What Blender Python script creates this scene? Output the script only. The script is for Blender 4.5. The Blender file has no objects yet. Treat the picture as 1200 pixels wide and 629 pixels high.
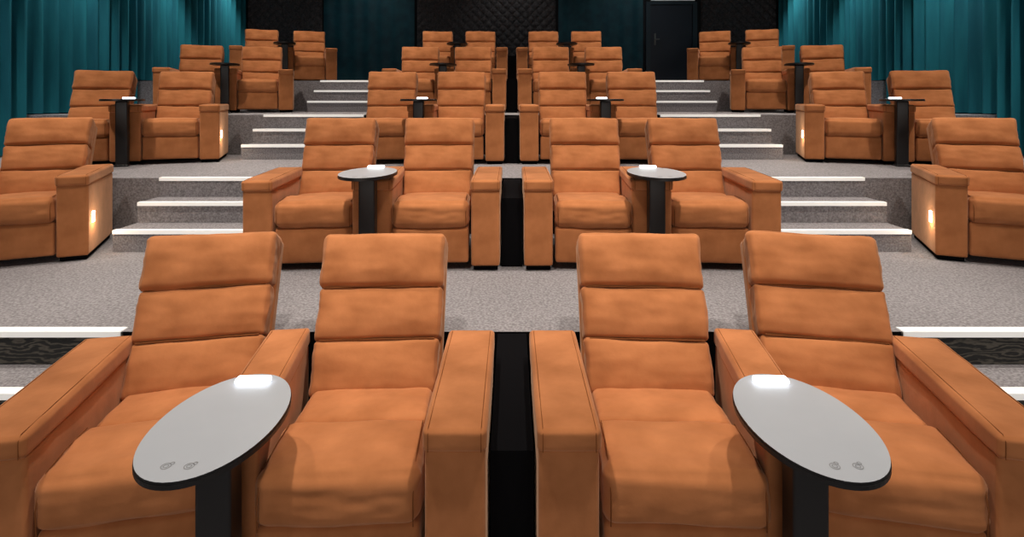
import bpy, bmesh, math, random
from mathutils import Matrix, Vector, noise
random.seed(4)
C=bpy.context.scene.collection
T=Matrix.Translation
def Rz(a): return Matrix.Rotation(a,4,'Z')
def Rx(a): return Matrix.Rotation(a,4,'X')
CAMZ=1.61; RISE=0.47; PITCH=2.0; EDGE=2.78; BACKY=12.3; WX=5.95; CEIL=4.75

# ---------------- materials ----------------
def new_mat(name):
    m=bpy.data.materials.new(name); m.use_nodes=True
    nt=m.node_tree; return m,nt,nt.nodes['Principled BSDF']
def simple(name,col,rough=.5,metal=0,emit=0,ecol=None,spec=None):
    m,nt,b=new_mat(name)
    b.inputs['Base Color'].default_value=(*col,1); b.inputs['Roughness'].default_value=rough
    b.inputs['Metallic'].default_value=metal
    if spec is not None: b.inputs['Specular IOR Level'].default_value=spec
    if emit:
        b.inputs['Emission Color'].default_value=(*(ecol or col),1); b.inputs['Emission Strength'].default_value=emit
    return m
def noise_mix(name,c1,c2,scale,rough=.9,bump=.2,bscale=None,detail=6,lo=.35,hi=.65,sheen=0,stretch=(1,1,1),spec=.3,bdist=.01):
    m,nt,b=new_mat(name); N=nt.nodes; L=nt.links
    tc=N.new('ShaderNodeTexCoord'); mp=N.new('ShaderNodeMapping'); mp.inputs['Scale'].default_value=stretch
    L.new(tc.outputs['Object'],mp.inputs[0])
    n=N.new('ShaderNodeTexNoise'); n.inputs['Scale'].default_value=scale; n.inputs['Detail'].default_value=detail
    L.new(mp.outputs[0],n.inputs['Vector'])
    r=N.new('ShaderNodeValToRGB'); r.color_ramp.elements[0].position=lo; r.color_ramp.elements[1].position=hi
    r.color_ramp.elements[0].color=(*c1,1); r.color_ramp.elements[1].color=(*c2,1)
    L.new(n.outputs['Fac'],r.inputs[0]); L.new(r.outputs[0],b.inputs['Base Color'])
    n2=N.new('ShaderNodeTexNoise'); n2.inputs['Scale'].default_value=bscale or scale*4; n2.inputs['Detail'].default_value=4
    L.new(mp.outputs[0],n2.inputs['Vector'])
    bp=N.new('ShaderNodeBump'); bp.inputs['Strength'].default_value=bump; bp.inputs['Distance'].default_value=bdist
    L.new(n2.outputs['Fac'],bp.inputs['Height']); L.new(bp.outputs[0],b.inputs['Normal'])
    b.inputs['Roughness'].default_value=rough; b.inputs['Specular IOR Level'].default_value=spec
    if sheen:
        b.inputs['Sheen Weight'].default_value=sheen; b.inputs['Sheen Roughness'].default_value=.45
        b.inputs['Sheen Tint'].default_value=(1,.7,.5,1)
    return m
suede=noise_mix('suede_tan',(.36,.128,.044),(.54,.207,.080),7,bump=.24,bscale=14,detail=10,sheen=.35,spec=.15,bdist=.01,lo=.25,hi=.70)
seam_m=simple('suede_seam',(.20,.068,.022),.9,spec=.1)
def carpet(name,c1,c2,scale=70):
    m,nt,b=new_mat(name); N=nt.nodes; L=nt.links
    tc=N.new('ShaderNodeTexCoord')
    v=N.new('ShaderNodeTexVoronoi'); v.inputs['Scale'].default_value=scale; L.new(tc.outputs['Object'],v.inputs['Vector'])
    n=N.new('ShaderNodeTexNoise'); n.inputs['Scale'].default_value=scale*.55; n.inputs['Detail'].default_value=5; L.new(tc.outputs['Object'],n.inputs['Vector'])
    r=N.new('ShaderNodeValToRGB'); r.color_ramp.elements[0].position=.33; r.color_ramp.elements[1].position=.67
    r.color_ramp.elements[0].color=(*c1,1); r.color_ramp.elements[1].color=(*c2,1)
    L.new(n.outputs['Fac'],r.inputs[0]); L.new(r.outputs[0],b.inputs['Base Color'])
    bp=N.new('ShaderNodeBump'); bp.inputs['Strength'].default_value=.3; bp.inputs['Distance'].default_value=.006
    L.new(v.outputs['Distance'],bp.inputs['Height']); L.new(bp.outputs[0],b.inputs['Normal'])
    b.inputs['Roughness'].default_value=.95; b.inputs['Specular IOR Level'].default_value=.1
    return m
carpet_m=carpet('grey_carpet',(.16,.152,.163),(.32,.307,.325),140)
def wavy(name):
    m,nt,b=new_mat(name); N=nt.nodes; L=nt.links
    tc=N.new('ShaderNodeTexCoord'); mp=N.new('ShaderNodeMapping'); mp.inputs['Scale'].default_value=(1,1,4)
    L.new(tc.outputs['Object'],mp.inputs[0])
    w=N.new('ShaderNodeTexWave'); w.bands_direction='Z'; w.inputs['Scale'].default_value=3.5; w.inputs['Distortion'].default_value=14; w.inputs['Detail'].default_value=3; w.inputs['Detail Scale'].default_value=2
    L.new(mp.outputs[0],w.inputs['Vector'])
    r=N.new('ShaderNodeValToRGB'); r.color_ramp.elements[0].color=(.02,.02,.02,1); r.color_ramp.elements[1].color=(.10,.09,.075,1)
    r.color_ramp.elements[0].position=.4; r.color_ramp.elements[1].position=.95
    L.new(w.outputs['Color'],r.inputs[0]); L.new(r.outputs[0],b.inputs['Base Color']); b.inputs['Roughness'].default_value=.9
    return m
riser_pat=wavy('patterned_riser_carpet')
riser_blk=simple('black_riser_carpet',(.006,.006,.007),.95,spec=.05)
black=simple('black_satin',(.008,.008,.009),.4)
black_matte=simple('black_matte',(.004,.004,.005),.95,spec=.05)
wall_m=noise_mix('black_wall_paint',(.006,.007,.009),(.012,.013,.016),3,bump=.05)
ceil_m=noise_mix('black_ceiling_paint',(.01,.01,.011),(.018,.018,.02),3,bump=.05)
foam=noise_mix('charcoal_foam',(.035,.034,.038),(.065,.062,.066),30,bump=.2)
curt=noise_mix('teal_velvet',(.005,.095,.135),(.010,.155,.20),6,rough=.75,bump=.15,bscale=60,stretch=(1,1,.15),spec=.2)
teal_dark=noise_mix('dark_teal_fabric',(.002,.036,.056),(.003,.052,.075),6,rough=.6,bump=.1)
tabletop=noise_mix('grey_laminate',(.41,.44,.49),(.47,.50,.55),2,rough=.38,bump=.0,spec=.4)
lampm=simple('frosted_led',(1,1,1),.5,emit=2.6,ecol=(.88,.93,1))
steplamp=simple('step_lamp_lens',(1,.9,.7),.5,emit=9,ecol=(1,.86,.62))
nose_m=simple('light_nosing',(.78,.78,.76),.6,emit=.35,ecol=(1,.97,.92))
dl_m=simple('downlight_lens',(1,.95,.85),.5,emit=12,ecol=(1,.9,.75))
icon_m=simple('icon_print',(.24,.25,.27),.5)
door_m=simple('navy_door_paint',(.006,.014,.028),.45)
frame_m=simple('door_frame_paint',(.010,.026,.04),.4)
steel=simple('brushed_steel',(.2,.2,.2),.35,1)
sign_m=simple('exit_sign_face',(.6,.65,.65),.5,emit=.2)
screen_m=simple('screen_fill_glow',(.8,.8,.8),.7,emit=1.8,ecol=(1,.95,.90))  # emission added as fill light for the room

# ---------------- mesh helpers ----------------
class MB:
    def __init__(s): s.v=[];s.f=[];s.m=[]
    def rbox(s,size,r,M=Matrix(),bulge=(0,0,0),inner=6,K=4,mat=0,taper=0,wr=0,seed=0):
        h=[size[0]/2,size[1]/2,size[2]/2]; r=min(r,min(h)*.98)
        ax=[]
        for a in range(3):
            i=h[a]-r; pos=[i+r*math.tan(math.radians(45*k/K)) for k in range(K+1)]
            mid=[-i+2*i*k/inner for k in range(1,inner)]
            ax.append([-p for p in pos[::-1]]+mid+pos)
        cache={}
        def vert(p):
            key=tuple(round(c,6) for c in p)
            if key in cache: return cache[key]
            inn=[max(-(h[a]-r),min(h[a]-r,p[a])) for a in range(3)]
            d=Vector([p[a]-inn[a] for a in range(3)])
            dn=d.normalized() if d.length>1e-9 else Vector((0,0,1))
            q=Vector(inn)+dn*r
            for a in range(3):
                b,c=(a+1)%3,(a+2)%3
                if bulge[a]:
                    fb=1-abs(p[b]/h[b])**(6 if b==0 else 2.4); fc=1-abs(p[c]/h[c])**(6 if c==0 else 2.4)
                    q[a]+=dn[a]*bulge[a]*max(0,fb)**.8*max(0,fc)**.8
            if wr:
                q+=dn*wr*(noise.noise(Vector((p[0]*5+seed,p[1]*10,p[2]*11)))+.45*noise.noise(Vector((p[0]*12+seed,p[1]*34,p[2]*34))))
            if taper: q[0]*=1+taper*(p[2]/h[2])
            q=M@q
            s.v.append(q); cache[key]=len(s.v)-1; return cache[key]
        for a in range(3):
            b,c=(a+1)%3,(a+2)%3
            for sg in (-1,1):
                B=ax[b];Cc=ax[c]
                for i in range(len(B)-1):
                    for j in range(len(Cc)-1):
                        q=[]
                        for (bi,ci) in ((i,j),(i+1,j),(i+1,j+1),(i,j+1)):
                            p=[0,0,0];p[a]=sg*h[a];p[b]=B[bi];p[c]=Cc[ci];q.append(vert(p))
                        if sg<0:q=q[::-1]
                        s.f.append(q);s.m.append(mat)
    def box(s,x0,x1,y0,y1,z0,z1,mats=(0,)*6):
        n=len(s.v)
        for z in(z0,z1):
            for y in(y0,y1):
                for x in(x0,x1): s.v.append(Vector((x,y,z)))
        fs=[(0,2,3,1),(4,5,7,6),(0,1,5,4),(2,6,7,3),(0,4,6,2),(1,3,7,5)]
        for f,m in zip(fs,mats): s.f.append([n+i for i in f]); s.m.append(m)
    def prism(s,pts,z0,z1,mt=0,ms=0,r=0):
        n=len(s.v);k=len(pts)
        for z in(z0,z1):
            for p in pts:s.v.append(Vector((p[0],p[1],z)))
        s.f.append([n+i for i in range(k)][::-1]);s.m.append(ms)
        s.f.append([n+k+i for i in range(k)]);s.m.append(mt)
        for i in range(k):
            j=(i+1)%k; s.f.append([n+i,n+j,n+k+j,n+k+i]);s.m.append(ms)
    def tube(s,pts,r,mat=0,n=6):
        k0=len(s.v)
        for i,p in enumerate(pts):
            d=(pts[min(i+1,len(pts)-1)]-pts[max(i-1,0)]).normalized()
            u=d.orthogonal().normalized(); w=d.cross(u)
            for j in range(n):
                t=2*math.pi*j/n; s.v.append(p+u*r*math.cos(t)+w*r*math.sin(t))
        for i in range(len(pts)-1):
            for j in range(n):
                a=k0+i*n+j; b=k0+i*n+(j+1)%n
                s.f.append([a,b,b+n,a+n]); s.m.append(mat)
    def mesh(s,name,mats,smooth=True):
        me=bpy.data.meshes.new(name); me.from_pydata([tuple(v) for v in s.v],[],s.f)
        for m in mats: me.materials.append(m)
        for p,mi in zip(me.polygons,s.m): p.material_index=mi; p.use_smooth=smooth
        me.update(); return me
def obj(name,me,M=Matrix(),parent=None,PM=None):
    o=bpy.data.objects.new(name,me); C.objects.link(o)
    if parent: o.parent=parent; o.matrix_basis=PM.inverted()@M
    else: o.matrix_basis=M
    return o
def empty(name,M):
    e=bpy.data.objects.new(name,None); e.empty_display_size=.1; C.objects.link(e); e.matrix_basis=M; return e
def boxobj(name,x0,x1,y0,y1,z0,z1,mats,idx=(0,)*6):
    b=MB(); b.box(x0,x1,y0,y1,z0,z1,idx); return obj(name,b.mesh(name,mats,False))

# ---------------- chair meshes ----------------
TILT=math.radians(29)
def chair_meshes(var):
    sd=var*17.3
    b=MB()
    b.rbox((.49,.56,.22),.02,T((0,.37,.155)),inner=4)
    b.rbox((.505,.09,.235),.018,T((0,.058,.165)),bulge=(0,.010,0),inner=8,wr=.002,seed=sd)
    b.rbox((.514,.32,.172),.042,T((0,.152,.368))@Rx(math.radians(-1)),bulge=(0,.012,.010),inner=16,K=5,wr=.0065,seed=sd+3)
    b.rbox((.508,.34,.13),.036,T((0,.480,.352))@Rx(math.radians(-4)),bulge=(0,.0,.018),inner=16,K=5,wr=.006,seed=sd+5)
    for s in(-1,1):
        b.tube([Vector((s*.235,-.012,.292)),Vector((s*.235,-.018,.37)),Vector((s*.235,.0,.42)),Vector((s*.235,.04,.452)),Vector((s*.235,.15,.459)),Vector((s*.235,.28,.454))],.002,1)
    seat=b.mesh('seat_cushion',[suede,seam_m])
    b=MB()
    F=T((0,.57,.395))@Rx(-TILT)
    hs=[.215,.215,.24]; z=0
    ws=[.524,.538,.553]
    for i in range(3):
        h=hs[i]
        b.rbox((ws[i],.13 if i<2 else .146,h+.003),.020 if i<2 else .026,F@T((0,.065 if i<2 else .062,z+h/2)),bulge=(.0,.022,.004 if i==2 else 0),inner=18,K=5,wr=.0068,seed=sd+i*9,taper=.012)
        if i<2:
            zz=z+h; w2=ws[i]/2-.02
            b.tube([F@Vector((-w2,.002,zz)),F@Vector((0,.002,zz)),F@Vector((w2,.002,zz))],.004,1)
        z+=h
    b.rbox((.549,.10,.687),.024,F@T((0,.15,.325)),inner=6,taper=.022)
    back=b.mesh('backrest',[suede,seam_m])
    return seat,back
variants=[chair_meshes(i) for i in range(4)]
b=MB()
b.rbox((.187,.73,.50),.014,T((0,.36,.285)),bulge=(.003,.003,0),inner=6)
b.rbox((.198,.755,.072),.016,T((0,.357,.566)),bulge=(.002,.003,.004),inner=10,wr=.002)
b.rbox((.16,.68,.04),.01,T((0,.36,.022)),inner=2,mat=1)
for s in(-1,1):
    b.tube([Vector((s*.081,-.0228,.535)),Vector((s*.081,-.0228,.588)),Vector((s*.081,-.008,.6032)),Vector((s*.081,.18,.6048)),Vector((s*.081,.36,.6052)),Vector((s*.081,.54,.6048)),Vector((s*.081,.71,.6032))],.0014,2)
arm=b.mesh('armrest',[suede,black_matte,seam_m])

# ---------------- table ----------------
def ell(a,c,n=64,p=2.15):
    o=[]
    for i in range(n):
        t=2*math.pi*i/n; ct,st=math.cos(t),math.sin(t)
        o.append((a*math.copysign(abs(ct)**(2/p),ct),c*math.copysign(abs(st)**(2/p),st)))
    return o
b=MB(); b.prism(ell(.177,.277,p=2.05),.654,.6615,0,1); b.prism(ell(.179,.279,p=2.05),.642,.6535,1,1)
ttop=b.mesh('table_top',[tabletop,black],False)
b=MB(); b.rbox((.105,.080,.63),.012,T((0,0,.327)),inner=2); b.rbox((.125,.088,.02),.006,T((0,0,.010)),inner=2)
tstem=b.mesh('pedestal',[black])
b=MB(); b.rbox((.112,.036,.018),.006,T((0,0,.671)),inner=3)
tlamp=b.mesh('table_lamp',[lampm])
b=MB()
def ring(cx,cy,r,w=.0012,n=20):
    k=len(b.v)
    for i in range(n):
        t=2*math.pi*i/n
        for rr in(r-w,r+w): b.v.append(Vector((cx+rr*math.cos(t),cy+rr*math.sin(t),.6622)))
    for i in range(n):
        j=(i+1)%n; b.f.append([k+2*i,k+2*i+1,k+2*j+1,k+2*j]);b.m.append(0)
for s in(-1,1):
    ring(s*.03,-.215,.012);ring(s*.03,-.215,.006); ring(s*.03+.01,-.203,.005)
ticon=b.mesh('printed_icons',[icon_m],False)
b=MB(); b.rbox((.012,.04,.08),.005,inner=2); slamp=b.mesh('step_lamp',[steplamp])

cnt=[0]
def add_table(F,x,y):
    M=F@T((x,y,0)); e=empty('side_table',M)
    obj('table_top',ttop,M,e,M)
    obj('pedestal',tstem,M@T((0,-.008,0)),e,M)
    obj('table_lamp',tlamp,M@T((0,.215,0)),e,M)
    obj('printed_icons',ticon,M,e,M)
def add_light(kind,M,energy,col,size=.05,spot=None,blend=.5,name='lamp',parent=None,PM=None):
    l=bpy.data.lights.new(name,kind); l.energy=energy; l.color=col
    l.shadow_soft_size=size
    if kind=='SPOT': l.spot_size=spot; l.spot_blend=blend
    return obj(name,l,M,parent,PM)
def add_pair(F,s,rin,rout,xin=.588,xout=1.39,gap=.175,aisle=False,tx=.94,lamp=False,outer_arm=True):
    def chair(xb,rot):
        M=F@T((s*xb,.92,0))@Rz(-s*math.radians(rot))@T((0,-.92,0))
        e=empty('recliner_chair',M); se,ba=variants[cnt[0]%4]; cnt[0]+=1
        obj('seat',se,M,e,M); obj('backrest',ba,M,e,M)
        return e,M
    e,M=chair(xin,rin)
    A=F@T((s*gap,0,0)) if not aisle else M@T((-s*.357,0,0))
    obj('armrest_1',arm,A,e,M)
    fi=xin-.92*math.sin(math.radians(rin))+.258; fo=xout-.92*math.sin(math.radians(rout))-.258
    bi=xin+.275; bo=xout-.275
    mf=(fi+fo)/2; mb=(bi+bo)/2
    w=min(fo-fi,bo-bi)+.025
    a=math.atan2(mb-mf,.85)
    obj('armrest_2',arm,F@T((s*mf,.02,0))@Rz(-s*a)@Matrix.Diagonal((w/.2,1,1,1)),e,M)
    if lamp:
        P=A@T((-s*.101,.09,.29)); obj('step_lamp',slamp,P,e,M)
        add_light('POINT',A@T((-s*.15,.09,.25)),1.1,(1,.84,.6),.02,name='step_lamp_light',parent=e,PM=M)
    e2,M2=chair(xout,rout)
    if outer_arm: obj('armrest_1',arm,M2@T((s*.357,0,0)),e2,M2)
    add_table(F,s*tx,-.068)

for k in range(5):
    z=RISE*k; y=1.75+PITCH*k
    for s in(-1,1):
        F=T((0,y,z))
        if k==0: add_pair(F,s,3,11.8,tx=.862)
        else: add_pair(F,s,3,5,tx=.93,outer_arm=(k!=2))
        if k>0:
            xb=3.8 if k>1 else 3.77
            rr=20 if k>1 else 24
            G=T((s*xb,y+.92,z))@Rz(-s*math.radians(rr))@T((-s*.588,-.92,0))
            add_pair(G,s,0,1,aisle=True,lamp=(k in(1,2)),tx=.985,xout=1.40,outer_arm=(k!=2))
    b=MB(); b.box(-.070,.070,y+.10,y+1.02,z+.001,z+.465); obj('gap_shade_block',b.mesh('gap_shade_block',[black_matte],False))  # black block added to darken the shaded gap between the centre chairs

# ---------------- room ----------------
mats=[carpet_m,riser_blk,riser_pat]
boxobj('floor',-WX,WX,-6,EDGE,-.2,0,mats)
for k in range(1,5):
    e0=EDGE+PITCH*(k-1); e1=EDGE+PITCH*k if k<4 else BACKY
    boxobj('floor_tier',-WX,WX,e0,e1,-.2 if k==1 else RISE*(k-1)-.1,RISE*k,mats,(1,0,1,1,1,1))
for k in range(1,5):
    e0=EDGE+PITCH*(k-1); z0=RISE*(k-1); h=RISE/3
    for s in(-1,1):
        def sp(a,c): return sorted((s*a,s*c))
        a0,a1=(1.90,4.2) if k==1 else ((1.76 if k==3 else 1.97),2.96)
        x0,x1=sp(a0,a1)
        PM=T((s*2.45,e0,z0)); em=empty('aisle_stairs',PM)
        b=MB()
        ix=(1,0,2 if k==1 else 0,1,0,0)
        b.box(x0,x1,e0-.56,e0-.282,z0+.001,z0+h,ix)
        b.box(x0,x1,e0-.28,e0-.001,z0+.001,z0+2*h,ix)
        m=2 if k==1 else 0
        b.box(x0,x1,e0-.008,e0-.0005,z0+2*h,z0+3*h-.002,(m,)*6)
        if a1<WX-.1:
            q0,q1=sp(a1,WX-.02); b.box(q0,q1,e0-.008,e0-.0005,z0+.002,z0+3*h-.002,(0,)*6)
        obj('steps',b.mesh('steps',mats,False),Matrix(),em,PM)
        b=MB(); nd=.045 if k==1 else .034
        for i,yy in enumerate((e0-.56,e0-.28,e0-.001)):
            zz=z0+h*(i+1)
            b.box(x0+.005,x1-.005,yy-.014,yy+nd,zz+.0005,zz+.006)
            b.box(x0+.005,x1-.005,yy-.014,yy-.0085,zz-.022,zz+.0005)
        obj('nosing',b.mesh('nosing',[nose_m],False),Matrix(),em,PM)
boxobj('wall_left',-WX-.2,-WX,-6,BACKY+.2,-.2,CEIL,[wall_m])
boxobj('wall_right',WX,WX+.2,-6,BACKY+.2,-.2,CEIL,[wall_m])
boxobj('wall_back',-WX,WX,BACKY,BACKY+.2,-.2,CEIL,[wall_m])
boxobj('wall_front',-WX-.2,WX+.2,-6.2,-6,-.2,CEIL,[wall_m])
boxobj('ceiling',-WX-.2,WX+.2,-6.2,BACKY+.2,CEIL,CEIL+.2,[ceil_m])
boxobj('fill_light_screen',-4,4,-5.98,-5.92,.6,4.2,[screen_m,black],(1,1,1,0,1,1))  # unseen screen behind the camera; its glow is added as fill light

def floorz(y):
    if y<EDGE: return 0
    return RISE*min(4,1+int((y-EDGE)//PITCH))
def curtain(name,s):
    b=MB(); dy=.016
    n=int((BACKY-.05+1.0)/dy); nz=6
    for i in range(n+1):
        y=-1.0+i*dy
        ph=y*2*math.pi/.2+1.8*noise.noise(Vector((y*1.1,s*3,0)))+2.2*math.sin(y*1.3)
        amp=.076+.04*noise.noise(Vector((y*.9,7,s)))
        x0=WX-.18+amp*(math.sin(ph)+.22*math.sin(2*ph+1))+.03*math.sin(y*2.1)
        zb=max(floorz(y-.03),floorz(y+.03))+.015
        for j in range(nz+1):
            t=j/nz; z=zb+(CEIL-.04-zb)*t
            xx=x0+.012*noise.noise(Vector((y*6,z*.8,s)))
            b.v.append(Vector((s*min(xx,WX-.02),y,z)))
    for i in range(n):
        for j in range(nz):
            a=i*(nz+1)+j; q=[a,a+1,a+nz+2,a+nz+1]
            b.f.append(q if s>0 else q[::-1]); b.m.append(0)
    o=obj(name,b.mesh(name,[curt]))
curtain('curtain',-1); curtain('curtain',1)

def foam_panel(x0,x1):
    b=MB(); st=.022; z0,z1=1.90,CEIL-.05
    nx=int((x1-x0)/st); nz=int((z1-z0)/st)
    for i in range(nx+1):
        for j in range(nz+1):
            x=x0+(x1-x0)*i/nx; z=z0+(z1-z0)*j/nz
            u=(x+z)/.2; v=(x-z)/.2
            h=abs(math.sin(math.pi*u)*math.sin(math.pi*v))**.6*.055
            if i in(0,nx) or j in(0,nz): h=-.009
            b.v.append(Vector((x,BACKY-.012-h,z)))
    for i in range(nx):
        for j in range(nz):
            a=i*(nz+1)+j; b.f.append([a,a+nz+1,a+nz+2,a+1]); b.m.append(0)
    obj('acoustic_foam_panel',b.mesh('acoustic_foam_panel',[foam],False))
foam_panel(-5.7,-4.1); foam_panel(-2.05,.95); foam_panel(4.08,5.7)
def flat_teal(x0,x1):
    b=MB(); n=120
    for i in range(n+1):
        x=x0+(x1-x0)*i/n; yy=BACKY-.05-.010*math.sin(i/n*(x1-x0)*2*math.pi/.3)
        b.v+= [Vector((x,yy,1.9)),Vector((x,yy,CEIL-.05))]
    for i in range(n): b.f.append([2*i,2*i+2,2*i+3,2*i+1]);b.m.append(0)
    obj('wall_drape',b.mesh('wall_drape',[teal_dark]))
flat_teal(-4.05,-2.1); flat_teal(1.0,2.82)
PM=T((3.43,BACKY,1.88)); e=empty('door_1',PM)
b=MB()
b.box(2.98,3.88,BACKY-.05,BACKY-.005,1.885,3.62); obj('door_leaf',b.mesh('door_leaf',[door_m],False),Matrix(),e,PM)
b=MB()
for q in((2.88,2.975,1.885,3.68),(3.885,3.98,1.885,3.68),(2.975,3.885,3.625,3.68)): b.box(q[0],q[1],BACKY-.08,BACKY-.002,q[2],q[3])
obj('door_frame',b.mesh('door_frame',[frame_m],False),Matrix(),e,PM)
b=MB(); b.box(3.05,3.08,BACKY-.11,BACKY-.05,2.75,3.0); b.rbox((.12,.04,.025),.008,T((3.10,BACKY-.11,2.87)),inner=2); obj('door_handle',b.mesh('door_handle',[steel],False),Matrix(),e,PM)
boxobj('exit_sign',2.98,3.92,BACKY-.10,BACKY-.02,3.70,3.76,[black,sign_m],(0,0,1,0,0,0))

# ---------------- lights ----------------
WARM=(1,.89,.77)
b=MB(); b.prism(ell(.07,.07,24,2),-.012,0,0,0); dlm=b.mesh('lens',[dl_m],False)
b=MB()
for i in range(24):
    t=2*math.pi*i/24
    for rr,zz in((.072,-.015),(.095,-.015),(.095,0)): b.v.append(Vector((rr*math.cos(t),rr*math.sin(t),zz)))
for i in range(24):
    j=(i+1)%24
    b.f.append([3*i,3*j,3*j+1,3*i+1]);b.m.append(0); b.f.append([3*i+1,3*j+1,3*j+2,3*i+2]);b.m.append(0)
dlr=b.mesh('trim_ring',[black],False)
def downlight(x,y,energy,tx,ty,tz,spot=75,blend=.6,col=WARM,size=.06):
    M=T((x,y,CEIL-.001)); e=empty('ceiling_downlight',M)
    obj('lens',dlm,M,e,M); obj('trim_ring',dlr,M,e,M)
    d=Vector((tx-x,ty-y,tz-CEIL)); R=d.to_track_quat('-Z','Y').to_matrix().to_4x4()
    add_light('SPOT',T((x,y,CEIL-.06))@R,energy,col,size,math.radians(spot),blend,'downlight_beam',e,M)
for k in range(5):
    z=RISE*k; y=1.75+PITCH*k
    for s in(-1,1):
        p=(335+35*k)*((CEIL-z-.6)/4.1)**2
        downlight(s*.95,y-.30,p,s*.95,y+.40,z+.5,spot=70)
        if k>0: downlight(s*3.9,y-.30,p,s*3.9,y+.4,z+.5,spot=70)
        downlight(s*2.45,y+.6,p*.6,s*2.45,y+.65,z,spot=65)
for s in(-1,1):
    for y in(5.2,7.0,9.0,11.0):
        downlight(s*5.1,y,250,s*5.8,y+.1,2.6,spot=66,blend=.7,col=(1,.95,.90))
for x in(-3,0,2.6):  # unseen lamps added to brighten the back wall
    downlight(x,11.2,22,x,12.2,2.8,spot=90,blend=.8,col=(1,.95,.9))
w=bpy.data.worlds.new('World'); bpy.context.scene.world=w; w.use_nodes=True
w.node_tree.nodes['Background'].inputs[0].default_value=(.02,.02,.025,1)

cam=bpy.data.cameras.new('camera'); co=bpy.data.objects.new('camera',cam); C.objects.link(co)
co.location=(0,0,CAMZ); co.rotation_euler=(math.pi/2,0,0)
cam.sensor_width=36; cam.lens=667/1200*36; cam.shift_y=-199.5/1200; cam.clip_start=.05
bpy.context.scene.camera=co
sc=bpy.context.scene
sc.view_settings.view_transform='Standard'; sc.view_settings.look='None'; sc.view_settings.exposure=0
